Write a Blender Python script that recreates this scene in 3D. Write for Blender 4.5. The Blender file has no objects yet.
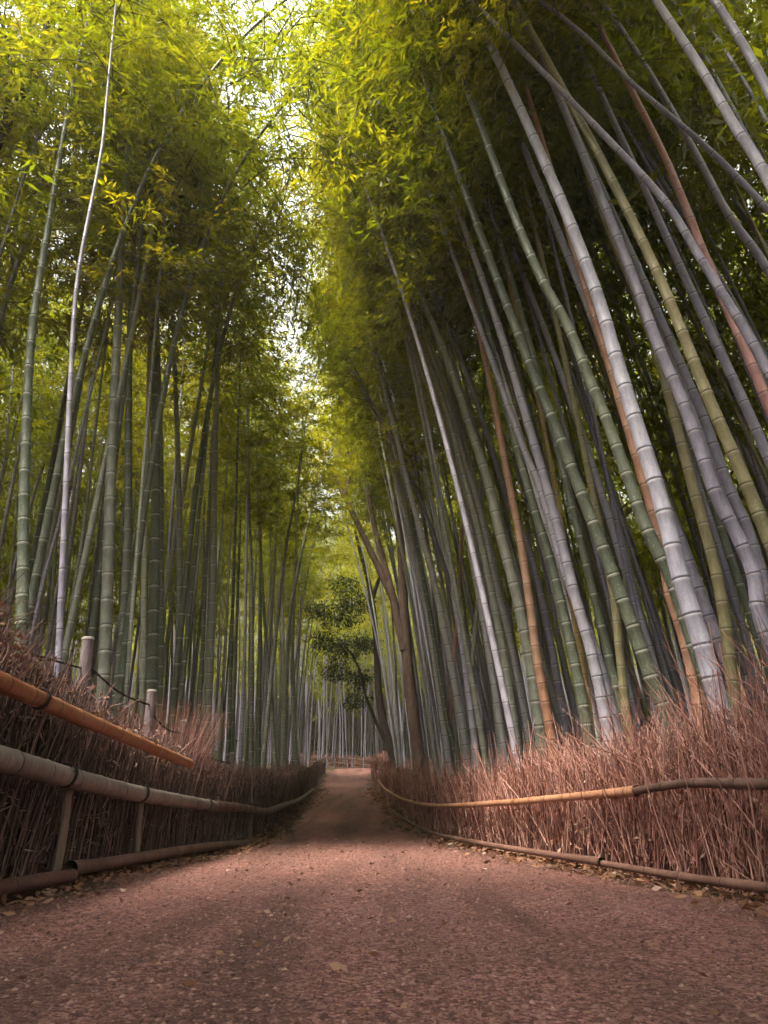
import bpy, math, random
import numpy as np

random.seed(7)
R = np.random.default_rng(7)
rad = math.radians
sc = bpy.context.scene
COL = sc.collection

# ------------------------------------------------------------------ camera
H = 0.45                       # eye height above the path
F = 700.0                      # focal length in pixels of the 768 px wide frame
T = rad(22.7)                  # upward tilt
CT, ST = math.cos(T), math.sin(T)
cam = bpy.data.cameras.new('camera')
cam.sensor_fit = 'HORIZONTAL'
cam.sensor_width = 24.0
cam.lens = F / 768 * 24.0
cam.clip_start = 0.05
cam.clip_end = 2000
camo = bpy.data.objects.new('camera', cam)
camo.location = (0, 0, H)
camo.rotation_euler = (math.pi / 2 + T, 0, 0)
COL.objects.link(camo)
sc.camera = camo


def at(px, py, Y):
    """the point at forward distance Y seen at this place of the photograph"""
    u = (px - 384) / F
    v = (512 - py) / F
    k = Y / (CT - v * ST)
    return np.array((u * k, Y, H + (ST + v * CT) * k))


def scale_at(py, Y):
    v = (512 - py) / F
    return Y / (CT - v * ST) / F          # metres per pixel


# ------------------------------------------------------------------ site
def table(xs, ys):
    xs = np.array(xs, float); ys = np.array(ys, float)
    d = np.diff(ys) / np.diff(xs)
    m = np.zeros(len(xs)); m[0] = d[0]; m[-1] = d[-1]
    for i in range(1, len(xs) - 1):
        m[i] = 0 if d[i - 1] * d[i] <= 0 else 2 * d[i - 1] * d[i] / (d[i - 1] + d[i])

    def f(x):
        x = np.clip(np.asarray(x, float), xs[0], xs[-1])
        i = np.clip(np.searchsorted(xs, x, side='right') - 1, 0, len(xs) - 2)
        h = xs[i + 1] - xs[i]; t = (x - xs[i]) / h
        return ((2*t**3 - 3*t**2 + 1) * ys[i] + (t**3 - 2*t**2 + t) * h * m[i]
                + (-2*t**3 + 3*t**2) * ys[i + 1] + (t**3 - t**2) * h * m[i + 1])
    return f


YT = [-30, 0, 4, 5.4, 8, 10.5, 12.6, 18, 24, 30.7, 38, 44, 50, 58, 90]
path_l = table(YT, [-2.2, -2.05, -1.98, -1.94, -1.76, -1.72, -1.80, -2.05, -2.35, -2.7, -3.1, -2.9, -0.6, 4.5, 26])
path_r = table(YT, [2.6, 2.45, 1.90, 1.62, 1.15, 0.78, 0.52, 0.20, -0.15, -0.5, -0.55, -0.1, 2.2, 7.8, 30])
rise = table([-40, 8, 13, 18, 24, 31, 38, 44, 50, 60, 150], [0, 0, 0.1, 0.40, 0.75, 1.2, 1.8, 2.4, 2.65, 2.75, 3.0])


def smooth(a, b, x):
    t = np.clip((x - a) / (b - a), 0, 1)
    return t * t * (3 - 2 * t)


def ground_z(x, y):
    x = np.asarray(x, float); y = np.asarray(y, float)
    z = rise(y)
    out = np.maximum(np.maximum(path_l(y) - 0.25 - x, x - path_r(y) - 0.25), 0)
    z = z + 0.10 * smooth(0, 3, out) + 0.03 * out
    z = z + 0.05 * np.sin(x * 1.3 + y * .7) * smooth(0, 2, out) * np.cos(y * 0.9)
    z = z + 14.0 * smooth(20, 58, out) + 22 * smooth(56, 98, y)
    return z


# ------------------------------------------------------------------ mesh helpers
def mesh_np(name, v, f, mats, smooth_=True, mi=None, attrs=None):
    """v (n,3), f list of index arrays (all quads or all tris as (m,k) arrays)"""
    me = bpy.data.meshes.new(name)
    v = np.asarray(v, np.float32)
    fl = f if isinstance(f, list) else [f]
    fl = [np.asarray(a, np.int32) for a in fl if len(a)]
    nl = sum(a.size for a in fl); nf = sum(len(a) for a in fl)
    me.vertices.add(len(v)); me.vertices.foreach_set('co', v.ravel())
    me.loops.add(nl); me.loops.foreach_set('vertex_index', np.concatenate([a.ravel() for a in fl]))
    me.polygons.add(nf)
    tot = np.concatenate([np.full(len(a), a.shape[1], np.int32) for a in fl])
    st = np.concatenate([[0], np.cumsum(tot)[:-1]]).astype(np.int32)
    me.polygons.foreach_set('loop_start', st)
    if smooth_:
        me.polygons.foreach_set('use_smooth', np.ones(nf, bool))
    if mi is not None:
        me.polygons.foreach_set('material_index', np.asarray(mi, np.int32))
    for k, a in (attrs or {}).items():
        at_ = me.attributes.new(k, 'FLOAT', 'POINT')
        at_.data.foreach_set('value', np.asarray(a, np.float32))
    for m in (mats if isinstance(mats, (list, tuple)) else [mats]):
        me.materials.append(m)
    me.update(calc_edges=True)
    me.validate()
    return me


def link(name, me, parent=None, loc=(0, 0, 0)):
    o = bpy.data.objects.new(name, me)
    o.location = loc
    if parent is not None:
        o.parent = parent
    COL.objects.link(o)
    return o


def tag(o, label=None, cat=None, group=None, kind=None):
    if label: o['label'] = label
    if cat: o['category'] = cat
    if group: o['group'] = group
    if kind: o['kind'] = kind
    return o


def empty(name, loc, label, cat, group=None):
    o = bpy.data.objects.new(name, None)
    o.location = loc
    o.empty_display_size = 0.2
    COL.objects.link(o)
    return tag(o, label, cat, group)


def catmull(P, n):
    P = np.asarray(P, float)
    Q = np.vstack([2 * P[0] - P[1], P, 2 * P[-1] - P[-2]])
    out = []
    m = len(P) - 1
    k = max(2, int(np.ceil(n / m)))
    for i in range(m):
        p0, p1, p2, p3 = Q[i:i + 4]
        for t in np.linspace(0, 1, k, endpoint=False):
            out.append(.5 * (2*p1 + (p2 - p0)*t + (2*p0 - 5*p1 + 4*p2 - p3)*t*t + (3*p1 - p0 - 3*p2 + p3)*t**3))
    out.append(P[-1])
    return np.array(out)


def resample(P, s):
    d = np.concatenate([[0], np.cumsum(np.linalg.norm(np.diff(P, axis=0), axis=1))])
    return np.stack([np.interp(s, d, P[:, i]) for i in range(3)], 1), d[-1]


def length(P):
    return float(np.linalg.norm(np.diff(P, axis=0), axis=1).sum())


def tube(P, r, n=8, cap=True, jitter=0.0, ref=None):
    """verts and quad faces of a tube through P with radii r"""
    P = np.asarray(P, float); r = np.broadcast_to(np.asarray(r, float), (len(P),))
    t = np.gradient(P, axis=0)
    t /= np.linalg.norm(t, axis=1)[:, None] + 1e-9
    if ref is None:
        ref = np.array((0.31, 0.95, 0.05)) if abs(t[0][2]) > .6 else np.array((0, 0, 1.0))
    a = np.cross(t, ref); a /= np.linalg.norm(a, axis=1)[:, None] + 1e-9
    b = np.cross(t, a)
    ang = np.linspace(0, 2 * np.pi, n, endpoint=False)
    ring = (np.cos(ang)[None, :, None] * a[:, None, :] + np.sin(ang)[None, :, None] * b[:, None, :])
    rr = r[:, None, None]
    if jitter:
        rr = rr * (1 + jitter * R.normal(size=(len(P), n, 1)))
    v = (P[:, None, :] + ring * rr).reshape(-1, 3)
    i = np.arange(len(P) - 1)[:, None] * n; j = np.arange(n)[None, :]; jn = (j + 1) % n
    f = np.stack([i + j, i + n + j, i + n + jn, i + jn], -1).reshape(-1, 4)
    if cap:
        c0 = len(v); v = np.vstack([v, P[0], P[-1]])
        k = np.arange(n); kn = (k + 1) % n
        e = (len(P) - 1) * n
        f = np.vstack([f, np.stack([np.full(n, c0), k, kn, kn], 1), np.stack([np.full(n, c0 + 1), e + kn, e + k, e + k], 1)])
    return v, f


class Bag:
    """collects pieces of ONE part"""
    def __init__(self):
        self.v = []; self.f = []; self.n = 0; self.mi = []; self.a = []

    def add(self, v, f, mi=0, a=0.0):
        self.v.append(np.asarray(v)); self.f.append(np.asarray(f) + self.n); self.n += len(v)
        self.mi.append(np.full(len(f), mi)); self.a.append(np.full(len(v), a))

    def mesh(self, name, mats, sm=True):
        F4 = np.vstack(self.f)
        me = mesh_np(name, np.vstack(self.v), F4, mats, sm, np.concatenate(self.mi), {'tint': np.concatenate(self.a)})
        return me


# ------------------------------------------------------------------ materials
def new_mat(name):
    m = bpy.data.materials.new(name)
    m.use_nodes = True
    nt = m.node_tree
    nt.nodes.clear()
    return m, nt, nt.nodes, nt.links


def N(nt, typ, **kw):
    n = nt.nodes.new(typ)
    for k, v in kw.items():
        if k.startswith('i_'):
            key = k[2:]
            n.inputs[int(key) if key.isdigit() else key.replace('_', ' ')].default_value = v
        else:
            setattr(n, k, v)
    return n


def math_n(nt, op, a, b=None):
    n = nt.nodes.new('ShaderNodeMath'); n.operation = op
    for i, x in enumerate((a, b)):
        if x is None: continue
        if isinstance(x, (int, float)): n.inputs[i].default_value = x
        else: nt.links.new(x, n.inputs[i])
    return n.outputs[0]


def mix_rgb(nt, fac, a, b, mode='MIX'):
    n = nt.nodes.new('ShaderNodeMix'); n.data_type = 'RGBA'; n.blend_type = mode
    for key, x in ((0, fac), (6, a), (7, b)):
        if isinstance(x, (int, float)): n.inputs[key].default_value = x
        elif isinstance(x, tuple): n.inputs[key].default_value = (*x, 1) if len(x) == 3 else x
        else: nt.links.new(x, n.inputs[key])
    return n.outputs[2]


def ramp(nt, fac, stops):
    n = nt.nodes.new('ShaderNodeValToRGB')
    e = n.color_ramp.elements
    while len(e) < len(stops): e.new(.5)
    for i, (p, c) in enumerate(stops):
        e[i].position = p; e[i].color = (*c, 1)
    nt.links.new(fac, n.inputs[0])
    return n.outputs[0]


def noise(nt, vec, scale, detail=4, rough=.55, dim='3D'):
    n = N(nt, 'ShaderNodeTexNoise', i_Scale=scale, i_Detail=detail, i_Roughness=rough)
    if vec is not None: nt.links.new(vec, n.inputs['Vector'])
    return n.outputs['Fac']


def principled(nt, col, rough=.6, spec=.3, bump=None, bump_s=.3, bump_d=.01):
    p = nt.nodes.new('ShaderNodeBsdfPrincipled')
    if isinstance(col, tuple): p.inputs['Base Color'].default_value = (*col, 1)
    else: nt.links.new(col, p.inputs['Base Color'])
    if isinstance(rough, (int, float)): p.inputs['Roughness'].default_value = rough
    else: nt.links.new(rough, p.inputs['Roughness'])
    p.inputs['Specular IOR Level'].default_value = spec
    if bump is not None:
        b = N(nt, 'ShaderNodeBump', i_Strength=bump_s, i_Distance=bump_d)
        nt.links.new(bump, b.inputs['Height']); nt.links.new(b.outputs[0], p.inputs['Normal'])
    o = nt.nodes.new('ShaderNodeOutputMaterial')
    nt.links.new(p.outputs[0], o.inputs[0])
    return p


def culm_mat(name, base, alt, ring=(.55, .54, .50), ring_amt=.7, dark=.6, rough=.42):
    """bamboo skin: blotches, lengthwise streaks, pale wax ring and dark line at each node"""
    m, nt, nd, lk = new_mat(name)
    tc = N(nt, 'ShaderNodeTexCoord')
    oi = N(nt, 'ShaderNodeObjectInfo')
    at_ = N(nt, 'ShaderNodeAttribute', attribute_name='node')
    off = N(nt, 'ShaderNodeVectorMath', operation='ADD')
    lk.new(tc.outputs['Object'], off.inputs[0])
    mul = N(nt, 'ShaderNodeVectorMath', operation='SCALE', i_Scale=40.0)
    cmb = N(nt, 'ShaderNodeCombineXYZ')
    lk.new(oi.outputs['Random'], cmb.inputs[0]); lk.new(oi.outputs['Random'], cmb.inputs[2])
    lk.new(cmb.outputs[0], mul.inputs[0]); lk.new(mul.outputs[0], off.inputs[1])
    mp = N(nt, 'ShaderNodeMapping'); mp.inputs['Scale'].default_value = (1, 1, .22)
    lk.new(off.outputs[0], mp.inputs[0])
    n1 = noise(nt, mp.outputs[0], 2.2, 5, .6)
    n2 = noise(nt, mp.outputs[0], 34, 3, .6)
    n3 = noise(nt, off.outputs[0], 60, 3, .6)
    f1 = ramp(nt, n1, [(.34, (0, 0, 0)), (.68, (1, 1, 1))])
    c = mix_rgb(nt, f1, base, alt)
    hsv = N(nt, 'ShaderNodeHueSaturation')
    lk.new(c, hsv.inputs['Color'])
    lk.new(math_n(nt, 'ADD', math_n(nt, 'MULTIPLY', oi.outputs['Random'], .5), .75), hsv.inputs['Value'])
    lk.new(math_n(nt, 'ADD', math_n(nt, 'MULTIPLY', oi.outputs['Random'], .016), .492), hsv.inputs['Hue'])
    c = mix_rgb(nt, math_n(nt, 'MULTIPLY', ramp(nt, n2, [(.4, (0, 0, 0)), (.75, (1, 1, 1))]), .5), hsv.outputs[0], tuple(x * .38 for x in base))
    c = mix_rgb(nt, math_n(nt, 'MULTIPLY', ramp(nt, n3, [(.58, (0, 0, 0)), (.72, (1, 1, 1))]), .4), c, ring)
    fr = math_n(nt, 'FRACT', at_.outputs['Fac'])
    # pale band just below the node (fr close to 1), dark line at the node
    pale = math_n(nt, 'MULTIPLY', math_n(nt, 'SMOOTH_MIN', 1.0, math_n(nt, 'MAXIMUM', math_n(nt, 'SUBTRACT', math_n(nt, 'MULTIPLY', fr, 9.0), 7.9), 0.0)), ring_amt)
    c = mix_rgb(nt, pale, c, ring)
    dk = math_n(nt, 'MULTIPLY', math_n(nt, 'LESS_THAN', fr, .05), dark)
    c = mix_rgb(nt, dk, c, tuple(x * .22 for x in base))
    principled(nt, c, rough, .35, n2, .15, .004)
    return m


M = {}
M['green'] = culm_mat('bamboo_green', (.068, .084, .062), (.125, .14, .105), (.44, .45, .40), .75, .5)
M['greygreen'] = culm_mat('bamboo_grey_green', (.16, .175, .145), (.28, .29, .25), (.50, .50, .46), .6, .6)
M['lavender'] = culm_mat('bamboo_waxy_grey', (.32, .31, .40), (.47, .455, .55), (.58, .57, .62), .45, .75)
M['grey'] = culm_mat('bamboo_dull_grey', (.155, .148, .205), (.27, .255, .335), (.40, .39, .42), .5, .7)
M['white'] = culm_mat('bamboo_whitish_brightened', (.40, .40, .43), (.57, .565, .59), (.64, .63, .64), .4, .72)  # pale waxy skin, brightened in place of sun missing on the front row
M['orange'] = culm_mat('bamboo_dead_orange', (.37, .17, .10), (.36, .24, .17), (.46, .32, .24), .4, .6)
M['pink'] = culm_mat('bamboo_dead_pink', (.36, .17, .155), (.44, .25, .23), (.46, .34, .32), .4, .6)
M['ochre'] = culm_mat('bamboo_ochre', (.27, .19, .06), (.36, .28, .11), (.45, .38, .24), .4, .6)
M['olive'] = culm_mat('bamboo_olive', (.14, .13, .065), (.23, .20, .11), (.36, .33, .25), .5, .6)
M['silver'] = culm_mat('rail_silver_grey', (.12, .095, .088), (.235, .195, .18), (.30, .26, .235), .4, .6, .55)
M['railbrown'] = culm_mat('rail_weathered_brown', (.115, .058, .047), (.19, .10, .082), (.22, .14, .11), .3, .6, .55)
M['railorange'] = culm_mat('rail_orange_brown', (.33, .115, .05), (.40, .20, .11), (.30, .16, .09), .25, .6, .55)
M['railtan'] = culm_mat('rail_tan', (.27, .115, .065), (.36, .18, .12), (.32, .19, .13), .3, .6, .5)
M['raildark'] = culm_mat('rail_dark_brown', (.105, .060, .048), (.18, .105, .085), (.22, .14, .12), .3, .6, .6)


def leaf_mat(name, stops, trans, tfac=.5):
    m, nt, nd, lk = new_mat(name)
    oi = N(nt, 'ShaderNodeObjectInfo')
    a = N(nt, 'ShaderNodeAttribute', attribute_name='tint')
    v = math_n(nt, 'ADD', math_n(nt, 'MULTIPLY', a.outputs['Fac'], .62), math_n(nt, 'MULTIPLY', oi.outputs['Random'], .38))
    c = ramp(nt, v, stops)
    ct = mix_rgb(nt, 1.0, c, trans, 'MULTIPLY')
    d = nt.nodes.new('ShaderNodeBsdfDiffuse'); lk.new(c, d.inputs[0])
    t = nt.nodes.new('ShaderNodeBsdfTranslucent'); lk.new(ct, t.inputs[0])
    mx = N(nt, 'ShaderNodeMixShader', i_0=tfac)
    lk.new(d.outputs[0], mx.inputs[1]); lk.new(t.outputs[0], mx.inputs[2])
    g = N(nt, 'ShaderNodeBsdfGlossy', i_Roughness=.45)
    g.inputs[0].default_value = (.6, .6, .6, 1)
    m2 = N(nt, 'ShaderNodeMixShader', i_0=.05)
    lk.new(mx.outputs[0], m2.inputs[1]); lk.new(g.outputs[0], m2.inputs[2])
    o = nt.nodes.new('ShaderNodeOutputMaterial'); lk.new(m2.outputs[0], o.inputs[0])
    return m


M['leaf'] = leaf_mat('bamboo_leaf', [(0, (.038, .060, .005)), (.35, (.078, .098, .006)), (.7, (.125, .130, .007)), (1, (.19, .150, .014))], (3.6, 3.3, .5), .62)
M['leaf_broad'] = leaf_mat('broad_leaf', [(0, (.03, .062, .010)), (.5, (.06, .098, .013)), (1, (.12, .135, .02))], (2.8, 2.8, .7), .55)
M['leaf_dark'] = leaf_mat('evergreen_leaf', [(0, (.018, .035, .012)), (.5, (.035, .06, .018)), (1, (.06, .085, .025))], (1.6, 1.8, .8), .3)
M['litter'] = leaf_mat('dry_leaf', [(0, (.10, .045, .03)), (.4, (.20, .10, .06)), (.8, (.32, .17, .10)), (1, (.42, .26, .17))], (1.2, 1.0, .8), .2)


def bark_mat(name, a, b, sc_=14):
    m, nt, nd, lk = new_mat(name)
    tc = N(nt, 'ShaderNodeTexCoord')
    mp = N(nt, 'ShaderNodeMapping'); mp.inputs['Scale'].default_value = (1, 1, .25)
    lk.new(tc.outputs['Object'], mp.inputs[0])
    n1 = noise(nt, mp.outputs[0], sc_, 6, .65)
    n2 = noise(nt, tc.outputs['Object'], 2.5, 3, .5)
    c = ramp(nt, n1, [(.32, a), (.68, b)])
    c = mix_rgb(nt, math_n(nt, 'MULTIPLY', n2, .5), c, tuple(x * .6 for x in b))
    principled(nt, c, .85, .15, n1, .7, .03)
    return m


M['bark'] = bark_mat('tree_bark_brown', (.075, .05, .042), (.21, .145, .125))
M['bark_dark'] = bark_mat('tree_bark_dark', (.022, .018, .018), (.07, .055, .05))
M['twig'] = bark_mat('twig_bark', (.09, .085, .04), (.17, .15, .07), 20)
M['post'] = bark_mat('post_grey_wood', (.13, .10, .112), (.26, .215, .23), 24)
M['post_cap'] = bark_mat('post_cut_end', (.26, .22, .215), (.42, .37, .36), 30)
M['stake'] = bark_mat('stake_wood', (.14, .10, .075), (.26, .19, .15), 24)
M['rope'] = bark_mat('rope_dark', (.02, .016, .016), (.06, .045, .04), 60)


def stick_mat(name, stops, rough=.75):
    m, nt, nd, lk = new_mat(name)
    a = N(nt, 'ShaderNodeAttribute', attribute_name='tint')
    tc = N(nt, 'ShaderNodeTexCoord')
    n1 = noise(nt, tc.outputs['Object'], 18, 4, .6)
    v = math_n(nt, 'ADD', math_n(nt, 'MULTIPLY', a.outputs['Fac'], .75), math_n(nt, 'MULTIPLY', n1, .3))
    c = ramp(nt, v, stops)
    principled(nt, c, rough, .25)
    return m


M['brush_dark'] = stick_mat('brush_shaded_brown', [(0, (.030, .019, .017)), (.4, (.10, .060, .050)), (.75, (.22, .135, .11)), (1, (.42, .30, .25))])  # brush brown, with the shade on the fence face put into the colour
M['brush_red'] = stick_mat('brush_reddish', [(0, (.05, .021, .019)), (.3, (.20, .086, .072)), (.6, (.48, .235, .195)), (1, (.72, .46, .39))])
M['brush_top'] = stick_mat('brush_tips', [(0, (.10, .055, .055)), (.5, (.20, .11, .105)), (1, (.36, .22, .20))])


# ------------------------------------------------------------------ ground and path
def grid_mesh(name, xs, ys, zf, mats):
    X, Y = np.meshgrid(xs, ys)
    v = np.stack([X, Y, zf(X, Y)], -1).reshape(-1, 3)
    nx, ny = len(xs), len(ys)
    i = np.arange(ny - 1)[:, None] * nx; j = np.arange(nx - 1)[None, :]
    f = np.stack([i + j, i + j + 1, i + nx + j + 1, i + nx + j], -1).reshape(-1, 4)
    return mesh_np(name, v, f, mats)


def ground_material():
    m, nt, nd, lk = new_mat('forest_floor')
    tc = N(nt, 'ShaderNodeTexCoord')
    n1 = noise(nt, tc.outputs['Object'], .8, 5, .6)
    n2 = noise(nt, tc.outputs['Object'], 26, 5, .7)
    c = ramp(nt, n2, [(.3, (.035, .02, .016)), (.5, (.10, .06, .045)), (.72, (.20, .115, .085))])
    c = mix_rgb(nt, ramp(nt, n1, [(.45, (0, 0, 0)), (.7, (1, 1, 1))]), c, (.035, .04, .018))
    principled(nt, c, .9, .1, n2, .9, .03)
    return m


def path_material():
    m, nt, nd, lk = new_mat('pink_grit_path')
    tc = N(nt, 'ShaderNodeTexCoord')
    o = tc.outputs['Object']
    vo = N(nt, 'ShaderNodeTexVoronoi', i_Scale=80.0); lk.new(o, vo.inputs['Vector'])
    vo2 = N(nt, 'ShaderNodeTexVoronoi', i_Scale=38.0); lk.new(o, vo2.inputs['Vector'])
    n0 = noise(nt, o, .55, 4, .6)
    n1 = noise(nt, o, 3.5, 5, .65)
    n2 = noise(nt, o, 60, 4, .7)
    c = ramp(nt, n2, [(.28, (.10, .036, .033)), (.5, (.26, .102, .09)), (.74, (.46, .215, .19))])
    cell = N(nt, 'ShaderNodeSeparateColor'); lk.new(vo.outputs['Color'], cell.inputs[0])
    c = mix_rgb(nt, .62, c, ramp(nt, cell.outputs[0], [(0, (.025, .010, .0095)), (.45, (.23, .09, .08)), (1, (.62, .335, .29))]))
    c = mix_rgb(nt, math_n(nt, 'MULTIPLY', ramp(nt, n1, [(.42, (0, 0, 0)), (.75, (1, 1, 1))]), .5), c, (.12, .065, .055))
    c = mix_rgb(nt, math_n(nt, 'MULTIPLY', ramp(nt, n0, [(.4, (0, 0, 0)), (.7, (1, 1, 1))]), .35), c, (.17, .10, .09))
    mp = N(nt, 'ShaderNodeMapping'); mp.inputs['Scale'].default_value = (1.6, .16, 1)
    lk.new(o, mp.inputs[0])
    n4 = noise(nt, mp.outputs[0], 1.3, 4, .55)
    c = mix_rgb(nt, math_n(nt, 'MULTIPLY', ramp(nt, n4, [(.46, (0, 0, 0)), (.64, (1, 1, 1))]), .75), c, (.085, .042, .037))
    hgt = math_n(nt, 'ADD', math_n(nt, 'ADD', vo.outputs['Distance'], math_n(nt, 'MULTIPLY', vo2.outputs['Distance'], .8)), math_n(nt, 'MULTIPLY', n2, .6))
    principled(nt, c, .8, .25, hgt, 1.0, .02)
    return m


M['ground'] = ground_material()
M['path'] = path_material()

xs = np.concatenate([np.linspace(-160, -30, 30), np.linspace(-28, -5, 40), np.linspace(-4.8, 4.8, 70), np.linspace(5, 28, 40), np.linspace(30, 160, 30)])
ys = np.concatenate([np.linspace(-60, -4, 20), np.linspace(-3.6, 20, 90), np.linspace(20.5, 70, 80), np.linspace(72, 220, 40)])
tag(link('ground', grid_mesh('ground', xs, ys, ground_z, M['ground'])), kind='structure')

yy = np.concatenate([np.linspace(-14, 20, 200), np.linspace(20.2, 62, 150)])
tt = np.linspace(0, 1, 25)
wob = lambda y, k: .10 * np.sin(y * 1.7 + k) + .07 * np.sin(y * 4.3 + 2 * k) + .03 * np.sin(y * 11 + k)
Lx = path_l(yy) + .22 + wob(yy, 0.3); Rx = path_r(yy) - .18 + wob(yy, 2.1)
PX = Lx[:, None] * (1 - tt) + Rx[:, None] * tt
PY = np.repeat(yy[:, None], 25, 1)
PZ = ground_z(PX, PY) + .004 + .018 * np.sin(np.pi * tt)[None, :]
v = np.stack([PX, PY, PZ], -1).reshape(-1, 3)
i = np.arange(len(yy) - 1)[:, None] * 25; j = np.arange(24)[None, :]
f = np.stack([i + j, i + j + 1, i + 25 + j + 1, i + 25 + j], -1).reshape(-1, 4)
tag(link('path', mesh_np('path', v, f, M['path'])), kind='structure')


# ------------------------------------------------------------------ bamboo
def culm_mesh(name, P, r0, r1, mat, spacing=None, n=10, phase=0.0, fine=True):
    """tube along P with swollen nodes; attribute 'node' counts internodes"""
    L = length(P)
    s = [0.0]; nodes = []
    sp = spacing or r0 * 2.2
    s0 = phase * sp
    pos = s0; g = sp
    while pos < L:
        nodes.append(pos)
        g = min(g * 1.035, sp * 2.3)
        pos += g * R.uniform(.92, 1.08)
    ss, rr, aa = [0.0], [1.0], [0.5]
    for k, p in enumerate(nodes):
        e = max(r0 * .12, .006)
        nxt = nodes[k + 1] if k + 1 < len(nodes) else L
        if fine:
            for q, w, a in ((-2.2 * e, 1.0, k + .93), (-.8 * e, 1.05, k + .985), (.0, .975, k + 1.0), (.9 * e, 1.06, k + 1.03), (2.4 * e, 1.0, k + 1.06)):
                ss.append(p + q); rr.append(w); aa.append(a)
            ss.append((p + nxt) / 2); rr.append(.985); aa.append(k + 1.5)
        else:
            for q, w, a in ((-1.5 * e, 1.0, k + .93), (0, 1.04, k + 1.0), (1.5 * e, 1.0, k + 1.06)):
                ss.append(p + q); rr.append(w); aa.append(a)
    ss.append(L); rr.append(1.0); aa.append(len(nodes) + .5)
    ss = np.array(ss); o = np.argsort(ss); ss = np.clip(ss[o], 0, L); rr = np.array(rr)[o]; aa = np.array(aa)[o]
    keep = np.concatenate([[True], np.diff(ss) > 1e-4]); ss, rr, aa = ss[keep], rr[keep], aa[keep]
    Q, _ = resample(P, ss)
    tp = ss / L
    rad_ = (r0 * (1 - tp) ** .75 + r1 * (1 - (1 - tp) ** .75)) * rr
    rad_ *= 1 + .22 * np.exp(-ss / .25)
    v, f = tube(Q, rad_, n)
    node = np.concatenate([np.repeat(aa, n), [aa[0], aa[-1]]])
    return mesh_np(name, v, f, mat, True, None, {'node': node})


def leaf_quads(C, D, ln, wd, droop=.3):
    """one folded leaf blade per row: base C, direction D"""
    n = len(C)
    D = D / (np.linalg.norm(D, axis=1)[:, None] + 1e-9)
    up = R.normal(size=(n, 3)); up[:, 2] += 1.2
    S = np.cross(D, up); S /= np.linalg.norm(S, axis=1)[:, None] + 1e-9
    mid = C + D * (ln * .42)[:, None]
    tip = C + D * ln[:, None]; tip[:, 2] -= ln * droop
    a = mid + S * wd[:, None]; b = mid - S * wd[:, None]
    a[:, 2] -= ln * droop * .25; b[:, 2] -= ln * droop * .25
    v = np.stack([C, a, tip, b], 1).reshape(-1, 3)
    f = np.arange(4 * n).reshape(-1, 4)
    return v, f


def crown_mesh(name, L=7.0, nodes=26, spread=1.5, leaves=7, k_clusters=8, lsize=1.0, seed=0, leafmat=None):
    """the leafy upper part of a bamboo: paired branches at each node carrying drooping sprays; base at origin, axis +Z"""
    bag_v, bag_f, bag_t, bag_m = [], [], [], []
    nv = 0
    C, D, Tn = [], [], []
    az = R.uniform(0, 6.28)
    for k in range(nodes):
        h = L * (k + .3) / nodes
        az += 2.4 + R.uniform(-.5, .5)
        env = math.sin(math.pi * min(1, (.16 + .84 * (k + .5) / nodes)) ** .8) ** .7
        for side in (0, 1):
            if R.uniform() < .2: continue
            a = az + side * 2.2 + R.uniform(-.6, .6)
            bl = spread * (.3 + .7 * env) * min(1.9, float(np.exp(R.normal() * .42)))
            el = R.uniform(.35, .95)
            d = np.array((math.cos(a) * math.cos(el), math.sin(a) * math.cos(el), math.sin(el)))
            t = np.linspace(0, 1, 6)
            B = np.array((0, 0, h)) + d * (bl * t)[:, None]
            B[:, 2] -= bl * .75 * t ** 2.2
            v, f = tube(B, np.linspace(.009, .003, 6), 3, False)
            bag_v.append(v); bag_f.append(f + nv); nv += len(v); bag_t.append(np.full(len(v), .3)); bag_m.append(np.ones(len(f)))
            tone = R.uniform(0, .45)
            for q in range(k_clusters):
                tq = .25 + .75 * (q + R.uniform()) / k_clusters
                c, _ = resample(B, [tq * length(B)])
                sd = d * .7 + R.normal(size=3) * np.array((.75, .75, .35)) + np.array((0, 0, -.15))
                sd /= np.linalg.norm(sd)
                sl = R.uniform(.22, .55) * (.6 + .5 * bl / spread)
                for _ in range(leaves):
                    u_ = R.uniform() ** .7
                    C.append(c[0] + sd * (sl * u_) + np.array((0, 0, -.28 * sl * u_ * u_)) + R.normal(size=3) * .028)
                    D.append(sd * .8 + R.normal(size=3) * .5 + np.array((0, 0, -.45))); Tn.append(tone + R.uniform(0, .55))
    C = np.array(C); D = np.array(D); Tn = np.array(Tn)
    ln = R.uniform(.06, .19, len(C)) * lsize; wd = ln * R.uniform(.09, .14, len(C))
    v, f = leaf_quads(C, D, ln, wd)
    bag_v.append(v); bag_f.append(f + nv); bag_t.append(np.repeat(Tn, 4)); bag_m.append(np.zeros(len(f)))
    return mesh_np(name, np.vstack(bag_v), np.vstack(bag_f), [leafmat or M['leaf'], M['twig']], False, np.concatenate(bag_m), {'tint': np.concatenate(bag_t)})


CROWN = [crown_mesh('bamboo_foliage', 7.0, 26, R.uniform(1.15, 1.45), 17, 10, .78, i) for i in range(10)]
MID_CROWN = [crown_mesh('bamboo_foliage_mid', 7.0, 22, 1.5, 9, 8, 1.25, i) for i in range(4)]
FAR_CROWN = [crown_mesh('bamboo_foliage_far', 7.0, 16, 1.8, 5, 8, 2.1, i) for i in range(4)]

from mathutils import Matrix, Vector


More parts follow.
